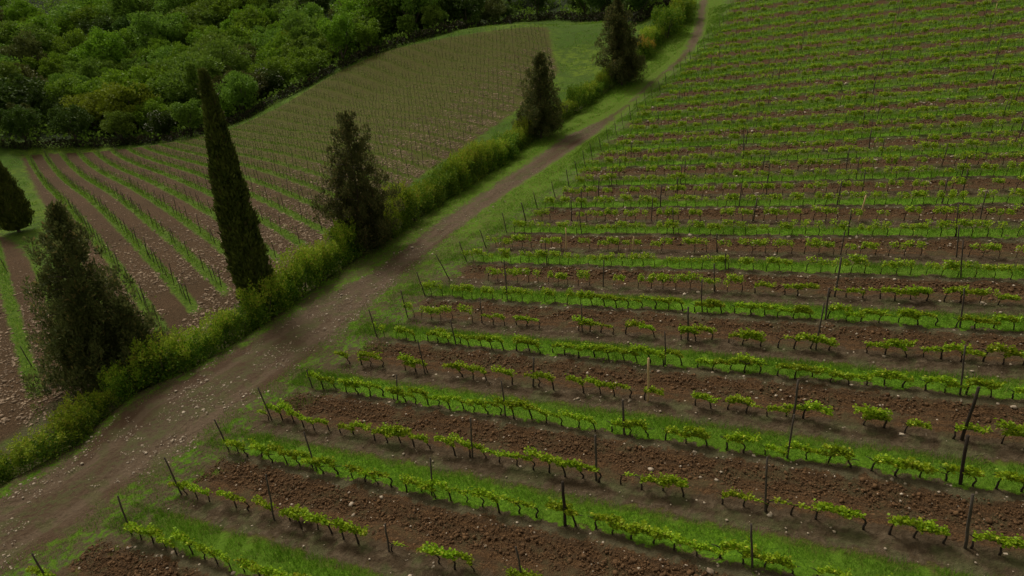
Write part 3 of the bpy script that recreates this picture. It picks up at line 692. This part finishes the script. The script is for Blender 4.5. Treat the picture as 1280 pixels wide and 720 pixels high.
# juniper / conifer with drooping outline
def conifer(H, Wd, lean, seed, second=None, dens=1.0, leaf=.16, prof=None, mat=None, tuft=.42):
    g = np.random.default_rng(seed); C = []; Rr = []; limbs = []
    spine = lambda t: np.array([lean*t**1.05+.05*math.sin(t*7)*Wd*.2, 0, H*t])
    def add(org, h0, h1, w, n):
        ga = g.uniform(0, 6)
        for k in range(n):
            t = ((k+g.random())/n)**1.15; pr = prof(t) if prof else (1-t)**.75*min(1, .55+t*3)
            a = ga+k*2.39996+g.normal()*.25; rad = w*.5*pr*g.uniform(.5, 1.2); z = h0+(h1-h0)*t
            s = spine(z/H)+org; tip = s+np.array([math.cos(a)*rad, math.sin(a)*rad, g.uniform(-.02, .10)*rad])
            tip[2] = z+g.normal()*.1+.12*rad
            m = max(2, int(rad/(tuft*1.1))+1)
            for j in range(m):
                f = (j+1)/m; c = s*(1-f)+tip*f+g.normal(size=3)*tuft*.25; c[2] += .0
                C.append(c); Rr.append(np.array([.85, .85, 1.6])*tuft*g.uniform(.5, 1.2)*(1.0-.25*f)*(0.7+.3*(1-t)))
            if k % 4 == 0: limbs.append(tube([s-np.array([0, 0, .2]), s*.5+tip*.5, tip], [.05, .03, .012], 5))
    add(np.zeros(3), H*.08, H, Wd, int(105*dens))
    if second:
        for (ox, oy, h, w) in second: add(np.array([ox, oy, 0]), H*.06, h, w, int(52*dens))
    for k in range(8): C.append(spine(.93+.01*k)); Rr.append(np.array([.10, .10, .3]))
    fol = foliage_cloud(np.array(C), Rr, -int(64), leaf, g, .34, 1.1, .25, .5)
    tr = join([tube([spine(t)-np.array([0, 0, .3 if t == 0 else 0]) for t in (0, .1, .3, .6, .95)], [H*.018, H*.014, H*.011, H*.007, .02], 8)]+limbs)
    return np_mesh('crown', *fol, mat or M_JUN), np_mesh('trunk', *tr, M_TRUNK, True)
def ghit(px, py, side=0.0):
    P = hitR(px, py); return P
def bankpt(px, py, off):
    """ground point on the hedge strip: pixel hits the track-side foot, moved 'off' metres away from the track"""
    P = hitR(px, py)[:2]; k = int(np.argmin(np.hypot(*(HB-P).T))); n = NL[k]; Q = P+n*off; return np.array([Q[0], Q[1], float(Z(Q[0], Q[1]))])
# big juniper near the bottom left
bA = hitL(136, 486); H, lx = tip_height(bA, (68, 262)); print('juniper A', bA, H, lx)
pA = lambda t: (1-t)**.7*min(1, .85+t*1.2)
cr, tk = conifer(H, 6.6, lx, 11, [(2.3, -.5, H*.52, 4.4), (-1.3, .4, H*.46, 3.2), (.8, -1.2, H*.66, 3.0)], 1.25, .23, pA, tuft=.52)
tree('juniper_tree', bA, 0, 1, cr, tk, 'largest dark feathery juniper, nearest the bottom left corner beside the hedge', 'tree', None)
bB = bankpt(470, 312, .9); H, lx = tip_height(bB, (432, 146)); print('B', bB, H, lx)
cr, tk = conifer(H, 6.6, lx, 12, [(-1.2, .2, H*.6, 3.0), (.9, 0, H*.45, 2.6)], .9, .20, lambda t: (1-t)**.6*min(1, .5+t*2.2), tuft=.45)
tree('juniper_tree', bB, 0, 1, cr, tk, 'dark brownish juniper right of the tall cypress, halfway up the hedge', 'tree')
bC = bankpt(686, 172, .9); H, lx = tip_height(bC, (675, 70)); print('C', bC, H, lx)
cr, tk = conifer(H, 6.0, lx, 13, None, 1.25, .22, lambda t: (1-t)**.75*min(1, .7+t*2.5), tuft=.52)
tree('juniper_tree', bC, 0, 1, cr, tk, 'dark conical juniper at the bend of the hedge below the meadow', 'tree')
bD = bankpt(786, 106, .9); H, lx = tip_height(bD, (770, 3)); print('D', bD, H, lx)
cr, tk = conifer(H, 6.4, lx, 14, [(.9, 0, H*.7, 3.4)], 1.2, .24, lambda t: (1-t)**.6*min(1, .6+t*2.), tuft=.52)
tree('juniper_tree', bD, 0, 1, cr, tk, 'topmost dark juniper by the track, beside the meadow', 'tree')
# cypresses
def cypress(H, Wd, lean, seed, n):
    g = np.random.default_rng(seed)
    t = g.random(n)**.85; a = g.uniform(0, 2*math.pi, n)
    def pr(t): return np.interp(t, [0, .03, .1, .22, .4, .6, .8, .93, 1.0], [.45, .72, .92, 1, .93, .72, .43, .2, .05])
    bump = 1+.13*np.abs(np.sin(a*3.5+1.5*np.sin(t*7)))+.08*np.sin(a*8-t*31)+.07*np.sin(t*47+a*3)+g.normal(size=n)*.06-.08
    rr = Wd*.5*pr(t)*bump*g.uniform(.74, 1.0, n)
    cx_ = lean*t+.06*np.sin(t*9)
    C = np.stack([cx_+np.cos(a)*rr, np.sin(a)*rr, H*(.035+.955*t)], 1)
    D = np.stack([np.cos(a)*.45, np.sin(a)*.45, np.full(n, 1.1)], 1)+g.normal(size=(n, 3))*.28
    s = g.uniform(.16, .38, n)
    fol = leaves(C, D, s, s*.36, g)
    # inner mass of twigs
    ts = np.linspace(.0, .97, 14); core = tube([(lean*q, 0, H*(.04+.955*q)) for q in ts], [max(.04, Wd*.5*float(pr(np.array(q)))*.74) for q in ts], 14)
    f = join([fol, core]); tr = tube([(0, 0, -.3), (0, 0, .4), (lean*.15, 0, H*.15)], [.17, .14, .1], 8)
    return np_mesh('crown', *f, M_CYP), np_mesh('trunk', *tr, M_TRUNK, True)
bE = bankpt(343, 388, 1.3); H, lx = tip_height(bE, (252, 88)); print('cypress', bE, H, lx)
cr, tk = cypress(H, 2.05, lx, 21, 26000)
tree('cypress_tree', bE, 0, 1, cr, tk, 'tall slender columnar cypress leaning slightly left, rising from the hedge', 'tree')
bF = hitL(24, 290); H, lx = tip_height(bF, (-26, 178)); print('cypress2', bF, H, lx)
cr, tk = cypress(H, 3.1, lx, 22, 14000)
tree('cypress_tree', bF, 0, 1, cr, tk, 'smaller dark cypress cut by the left edge on the green grass lane', 'tree')

# hedge shrubs
def shrub_mesh(seed, tipmat):
    g = np.random.default_rng(seed); n = 26
    C = np.stack([g.uniform(-.8, .8, n), g.uniform(-.65, .65, n), g.uniform(.2, 1.45, n)], 1); C[:, :2] *= (1.25-.35*C[:, 2:3])
    C[0] = (0, 0, .4); Rr = [np.array([.42, .42, .5])*g.uniform(.7, 1.15) for _ in range(n)]
    a = foliage_cloud(C, Rr, -150, .105, g, .6, .7, .35)
    m = 60; up = np.stack([g.uniform(-.95, .95, m), g.uniform(-.7, .7, m), g.uniform(1.3, 1.95, m)-.0], 1)
    up[:, 2] -= .25*(up[:, 0]**2+up[:, 1]**2)
    b = foliage_cloud(up, [np.array([.13, .13, .3])]*m, -34, .10, g, .5, 1.3, .2)
    V, Fc = join([a, b])
    me = np_mesh('foliage', V, Fc, None, False, [M_HEDGE, tipmat], np.r_[np.zeros(len(a[1])), np.ones(len(b[1]))])
    st = join([tube([(0, 0, -.2), (math.cos(q)*.2, math.sin(q)*.2, .6), (math.cos(q)*.45, math.sin(q)*.4, 1.2)], [.035, .025, .012], 5) for q in (0, 1.6, 3.1, 4.8)])
    return me, np_mesh('stems', *st, M_TRUNK, True)
M_TIPY = leaf_mat('hedge_yellow_tip', (.20, .33, .016), (.40, .48, .045), (.42, .38, .06), .15, .3)
M_RUST = leaf_mat('rusty_leaf', (.26, .20, .020), (.46, .34, .04), (.40, .22, .05), .3, .3)
SHM = [shrub_mesh(400+k, M_HEDGEY if k % 3 else M_HEDGE) for k in range(6)]
SHY = [shrub_mesh(430+k, M_TIPY) for k in range(5)]
SHR = [shrub_mesh(450, M_RUST)]
seglen = np.r_[0, np.cumsum(np.linalg.norm(np.diff(HPL[1:-3], axis=0), axis=1))]
PLh = HPL[1:-3]; s = 5.0; k = 0; step = 1.75
def at_s(s):
    x = np.interp(s, seglen, PLh[:, 0]); y = np.interp(s, seglen, PLh[:, 1]); x2 = np.interp(s+.5, seglen, PLh[:, 0]); y2 = np.interp(s+.5, seglen, PLh[:, 1])
    d = np.array([x2-x, y2-y]); d /= np.linalg.norm(d)+1e-9; return np.array([x, y]), d
nsh = 0
while s < seglen[-1]-.6:
    p, d = at_s(s); n = np.array([-d[1], d[0]]); Q = p+n*(1.05+rng.normal()*.12); P = np.array([Q[0], Q[1], float(Z(Q[0], Q[1]))])
    pp = proj(P[None])[0]
    gap = 795 < pp[0] < 803 or 822 < pp[0] < 832 
    big = 1.15
    if 345 < pp[0] < 640: big = 1.32
    if pp[0] < 200: big = .92
    if pp[0] > 800: big = 1.25
    if not gap and pp[0] > -60 and pp[1] < 760:
        m_ = SHY[int(rng.integers(5))] if rng.random() < (.55 if 200 < pp[0] < 660 else .2) else SHM[int(rng.integers(6))]; sc = big*rng.uniform(.86, 1.14); nsh += 1
        e = tree('hedge_shrub', P-np.array([0, 0, .1]), math.atan2(d[1], d[0])+rng.normal()*.2+(math.pi if rng.random() < .5 else 0), (sc*rng.uniform(.9, 1.25), sc*rng.uniform(.85, 1.15), sc*rng.uniform(.8, 1.3)), [('foliage', m_[0])], [('stems', m_[1])],
             f"yellow-green bushy shrub, {ordn(nsh)} along the hedge counted from the bottom left corner", 'shrub', 'shrubs of the hedge along the track')
    s += step*rng.uniform(.85, 1.15)
    k += 1
print('shrubs', nsh)
for (px, py, sc, lb) in [(842,46,2.2,'large rounded green bush at the upper end of the track'),(812,72,1.5,'rusty tinged bush right of the topmost juniper'),(862,26,1.9,'last green bush of the hedge at the top edge of the photo')]:
    P = bankpt(px, py, 1.0); m_ = SHR[0] if 'rusty' in lb else SHM[int(rng.integers(6))]; tree('roadside_bush', P-np.array([0, 0, .2]), rng.uniform(0, 6), sc, [('foliage', m_[0])], [('stems', m_[1])], lb, 'bush')

# ------------------------------------------------------------------ THE WOOD
def crown_mesh(seed, mat, Rw=3.6, Hh=3.0, base=2.6, nl=40, per=150, leaf=.34, bloom=False):
    g = np.random.default_rng(seed); C = []; Rr = []
    for k in range(nl):
        d = g.normal(size=3); d /= np.linalg.norm(d); r = g.uniform(.45, .95); c = np.array([d[0]*Rw*r, d[1]*Rw*r, base+Hh+d[2]*Hh*r*.9])
        C.append(c); Rr.append(np.array([1, 1, .85])*g.uniform(.5, 1.45)*Rw*.28)
    a = foliage_cloud(np.array(C), Rr, -per, leaf, g, .8, .4, .45)
    mats = [mat]; mi = np.zeros(len(a[1]))
    if bloom:
        sel = g.choice(len(C), 18); b = foliage_cloud(np.array(C)[sel], [Rr[q]*1.06 for q in sel], -22, .3, g, .9, .3, .9); a = join([a, b]); mats.append(M_BLOOM); mi = np.r_[mi, np.ones(len(b[1]))]
    limbs = [tube([(0, 0, -.5), (0, 0, base*.6), (g.normal()*.3, g.normal()*.3, base+Hh)], [.24, .18, .06], 7)]
    for q in range(5):
        an = q*1.26+g.normal()*.3; limbs.append(tube([(0, 0, base*.5+q*.25), (math.cos(an)*1.1, math.sin(an)*1.1, base+.8), (math.cos(an)*Rw*.6, math.sin(an)*Rw*.6, base+Hh)], [.11, .07, .03], 5))
    return np_mesh('crown', *a, None, False, mats, mi), np_mesh('trunk', *join(limbs), M_TRUNK, True)
KINDS = [('mid green', 0), ('bright green', 1), ('dark green', 2), ('olive', 3), ('yellow-green', 4)]
WM = {}
for k, (nm, mi) in enumerate(KINDS):
    WM[nm] = [crown_mesh(500+k*10+q, M_WOOD[mi], Rw=[3.6, 3.0, 4.0][q], Hh=[3.0, 3.4, 2.8][q]) for q in range(3)]
WM['blossoming'] = [crown_mesh(590, M_WOOD[2], 3.2, 2.6, 1.6, bloom=True)]
# tiers behind the edge of the wood
Eseg = np.r_[0, np.cumsum(np.linalg.norm(np.diff(EPL, axis=0), axis=1))]
trees = []
for tier in range(0, 26):
    off = 3.2+tier*6.0
    s = rng.uniform(0, 4)
    prev = None
    while s < Eseg[-1]:
        x = np.interp(s, Eseg, EPL[:, 0]); y = np.interp(s, Eseg, EPL[:, 1]); x2 = np.interp(min(s+8, Eseg[-1]), Eseg, EPL[:, 0])-np.interp(max(s-8, 0), Eseg, EPL[:, 0]); y2 = np.interp(min(s+8, Eseg[-1]), Eseg, EPL[:, 1])-np.interp(max(s-8, 0), Eseg, EPL[:, 1])
        d = np.array([x2, y2]); d /= np.linalg.norm(d); n = np.array([-d[1], d[0]])
        Q = np.array([x, y])+n*(off+rng.normal()*1.1); P = np.array([Q[0], Q[1], 0.0])
        if float(poly_sd(WPL, Q[0], Q[1])) > 1.5: trees.append([tier, P])
        s += rng.uniform(4.6, 8.2)
TP = np.array([t[1] for t in trees]); TP[:, 2] = Z(TP[:, 0], TP[:, 1])
pr = proj(TP+np.array([0, 0, 6.0]))
vis = (pr[:, 0] > -35) & (pr[:, 0] < 858) & (pr[:, 1] > -45) & (pr[:, 2] > 0)
keep = [(t[0], P, p) for t, P, p, v in zip(trees, TP, pr, vis) if v]
# thin out overlaps
kept = []; grid = {}
for t, P, p in sorted(keep, key=lambda a: np.linalg.norm(a[1])):
    ok = all(np.hypot(*(P[:2]-K[1][:2])) > 3.9 for K in kept[-120:])
    if ok: kept.append((t, P, p))
print('wood trees', len(kept))
def kind_at(px, py, tier):
    r = rng.random(); nz = float(vnoise(np.array([px*1.0]), np.array([py*1.0]), 60, 77)[0])
    if py > 118 and px < 130: return 'dark green' if r < .7 else 'olive'
    if 340 < px < 470 and py < 14: return 'dark green'  # darker leaf colour stands in for trunks and shadow in a gap
    if px > 620 and py < 30: return 'dark green' if r < .75 else 'mid green'
    if py > 135 and px < 330: return ['dark green', 'olive', 'mid green'][int(r*3)]
    
    if nz > .62: return 'bright green' if r < .7 else 'mid green'
    if nz < .30: return 'olive' if r < .4 else ('dark green' if r < .65 else 'mid green')
    return 'mid green' if r < .62 else ('bright green' if r < .82 else ('dark green' if r < .92 else 'olive'))
tcount = {}; farw = []
SPECIAL = {'blossoming': [(205, 140), (335, 116)], 'yellow-green': [(375, 78), (112, 130), (165, 140)]}
spec = {}
for kd, lst in SPECIAL.items():
    for q in lst:
        j = int(np.argmin([np.hypot(k[2][0]-q[0], k[2][1]-q[1]) for k in kept])); spec[j] = kd
idx = sorted(range(len(kept)), key=lambda j: np.linalg.norm(kept[j][1]))
ind = set(idx[:270])
for j in sorted(ind, key=lambda j: (kept[j][0], kept[j][2][0])):
    t, P, p = kept[j]; kd = spec.get(j) or kind_at(p[0], p[1], t); ms = WM[kd][int(rng.integers(len(WM[kd])))]
    tcount[t] = tcount.get(t, 0)+1; sc = rng.uniform(.8, 1.6)*(.62 if t == 0 else 1)*(1.15 if kd == 'yellow-green' and j in spec else 1)
    tree('woodland_tree', P-np.array([0, 0, .9 if t else .7]), rng.uniform(0, 6.28), (sc*rng.uniform(.9, 1.15), sc*rng.uniform(.9, 1.15), sc*rng.uniform(.85, 1.15)), ms[0], ms[1],
         f"{kd} tree, {ordn(tcount[t])} from the left in the wood's {ordn(t+1)} tier behind the field edge", 'tree', 'trees of the wood beyond the lower vineyard')
rest = [kept[j] for j in range(len(kept)) if j not in ind]
if rest:
    for kd in ('mid green', 'bright green', 'dark green'):
        pass
    parts = []; mi = []
    for t, P, p in rest:
        g = rng; nl = 16; Rw = g.uniform(2.8, 4.2); C = []
        d = unit(g.normal(size=(nl, 3))); C = P+np.array([0, 0, 5.2])+d*np.array([Rw, Rw, 2.8])*g.uniform(.4, .95, (nl, 1))
        f = foliage_cloud(C, [np.array([1, 1, .85])*Rw*.34]*nl, -42, .62, g, .85, .4, .4); parts.append(f); kd = kind_at(p[0], p[1], t)
        mi.append(np.full(len(f[1]), {'mid green': 0, 'bright green': 1, 'dark green': 2, 'olive': 3, 'yellow-green': 4}[kd]))
    V, Fc = join(parts); tag(add_obj('distant_wood', np_mesh('distant_wood', V, Fc, None, False, M_WOOD, np.concatenate(mi))), 'mass of tree crowns far up the wooded hillside', 'wood', None, 'stuff')
# dark low hedgerow along the ditch at the field edge
C = []
for s in np.arange(60, Eseg[-1]-4, .55):
    x = np.interp(s, Eseg, EPL[:, 0]); y = np.interp(s, Eseg, EPL[:, 1]); C.append((x+rng.normal()*.3, y+rng.normal()*.3, 0))
C = np.array(C); C[:, 2] = Z(C[:, 0], C[:, 1])+rng.uniform(.4, 1.0, len(C))
f = foliage_cloud(C, [np.array([.85, .85, .75])*rng.uniform(.7, 1.2) for _ in C], -60, .34, rng, .7, .5, .3)
o = add_obj('hedgerow', np_mesh('hedgerow', *f, M_SCRUB)); tag(o, 'long low dark brownish hedgerow between the lower vineyard and the wood', 'hedgerow')
# undergrowth of the wood floor
n = 9000; x = rng.uniform(-200, 40, n); y = rng.uniform(95, 280, n); m = poly_sd(WPL, x, y) > 0; x, y = x[m], y[m]; P = np.stack([x, y, Z(x, y)], 1); v = visible(P, 20, 40); P = P[v]
f = foliage_cloud(P+np.array([0, 0, .7]), [np.array([1.5, 1.5, 1.1])]*len(P), -16, .6, rng, .8, .5, .3)
tag(add_obj('undergrowth', np_mesh('undergrowth', *f, M_WOOD[0])), 'low green undergrowth covering the ground beneath the wood', 'undergrowth', None, 'stuff')
# weeds on the bank behind the hedge
n = 26000; s_ = rng.uniform(0, seglen[-1], n); off = rng.uniform(1.2, 4.0, n)
x = np.interp(s_, seglen, PLh[:, 0]); y = np.interp(s_, seglen, PLh[:, 1]); x2 = np.interp(s_+.5, seglen, PLh[:, 0])-x; y2 = np.interp(s_+.5, seglen, PLh[:, 1])-y; L = np.hypot(x2, y2)+1e-6
x = x-y2/L*off; y = y+x2/L*off
grass_mesh('bank_weeds', x, y, rng.uniform(.1, .35, n), .02, M_DRY, 'pale dry weeds on the bank behind the hedge', 'weeds', .6)

# ------------------------------------------------------------------ LIGHT, SKY, CAMERA
W = bpy.data.worlds.new('World'); SC.world = W; W.use_nodes = True; nt = W.node_tree
bg = nt.nodes['Background']; sky = nt.nodes.new('ShaderNodeTexSky'); sky.sky_type = 'NISHITA'; sky.sun_disc = False
SUN_EL, SUN_AZ = R(52), R(-35)      # azimuth from +Y towards +X
sky.sun_elevation = SUN_EL; sky.sun_rotation = SUN_AZ; sky.air_density = 1.0; sky.dust_density = 4.0; sky.ozone_density = .6
hs = nt.nodes.new('ShaderNodeHueSaturation'); hs.inputs['Saturation'].default_value = .25
wm = nt.nodes.new('ShaderNodeMix'); wm.data_type = 'RGBA'; wm.blend_type = 'MULTIPLY'; wm.inputs[0].default_value = 1; wm.inputs[7].default_value = (1.08, 1, .76, 1)
nt.links.new(sky.outputs[0], hs.inputs['Color']); nt.links.new(hs.outputs[0], wm.inputs[6]); nt.links.new(wm.outputs[2], bg.inputs[0]); bg.inputs[1].default_value = .085
sl = bpy.data.lights.new('sun', 'SUN'); sl.energy = 1.5; sl.angle = R(12); sl.color = (1, .95, .87)
so = bpy.data.objects.new('sun', sl); COL.objects.link(so)
dv = np.array([math.sin(SUN_AZ)*math.cos(SUN_EL), math.cos(SUN_AZ)*math.cos(SUN_EL), math.sin(SUN_EL)])
from mathutils import Vector, Matrix
so.rotation_euler = Vector(dv).to_track_quat('Z', 'Y').to_euler()
cam = bpy.data.cameras.new('camera'); co = bpy.data.objects.new('camera', cam); COL.objects.link(co)
cam.sensor_width = 36; cam.lens = 36*F_PX/1280; cam.clip_start = .1; cam.clip_end = 2000
mt = Matrix(((RT[0], UP[0], -FW[0]), (RT[1], UP[1], -FW[1]), (RT[2], UP[2], -FW[2]))).to_4x4(); co.matrix_world = mt
SC.camera = co
SC.render.resolution_x = 1024; SC.render.resolution_y = 576
SC.view_settings.view_transform = 'Standard'; SC.view_settings.look = 'None'; SC.view_settings.gamma = 1; SC.view_settings.exposure = .2
SC.render.engine = 'CYCLES'
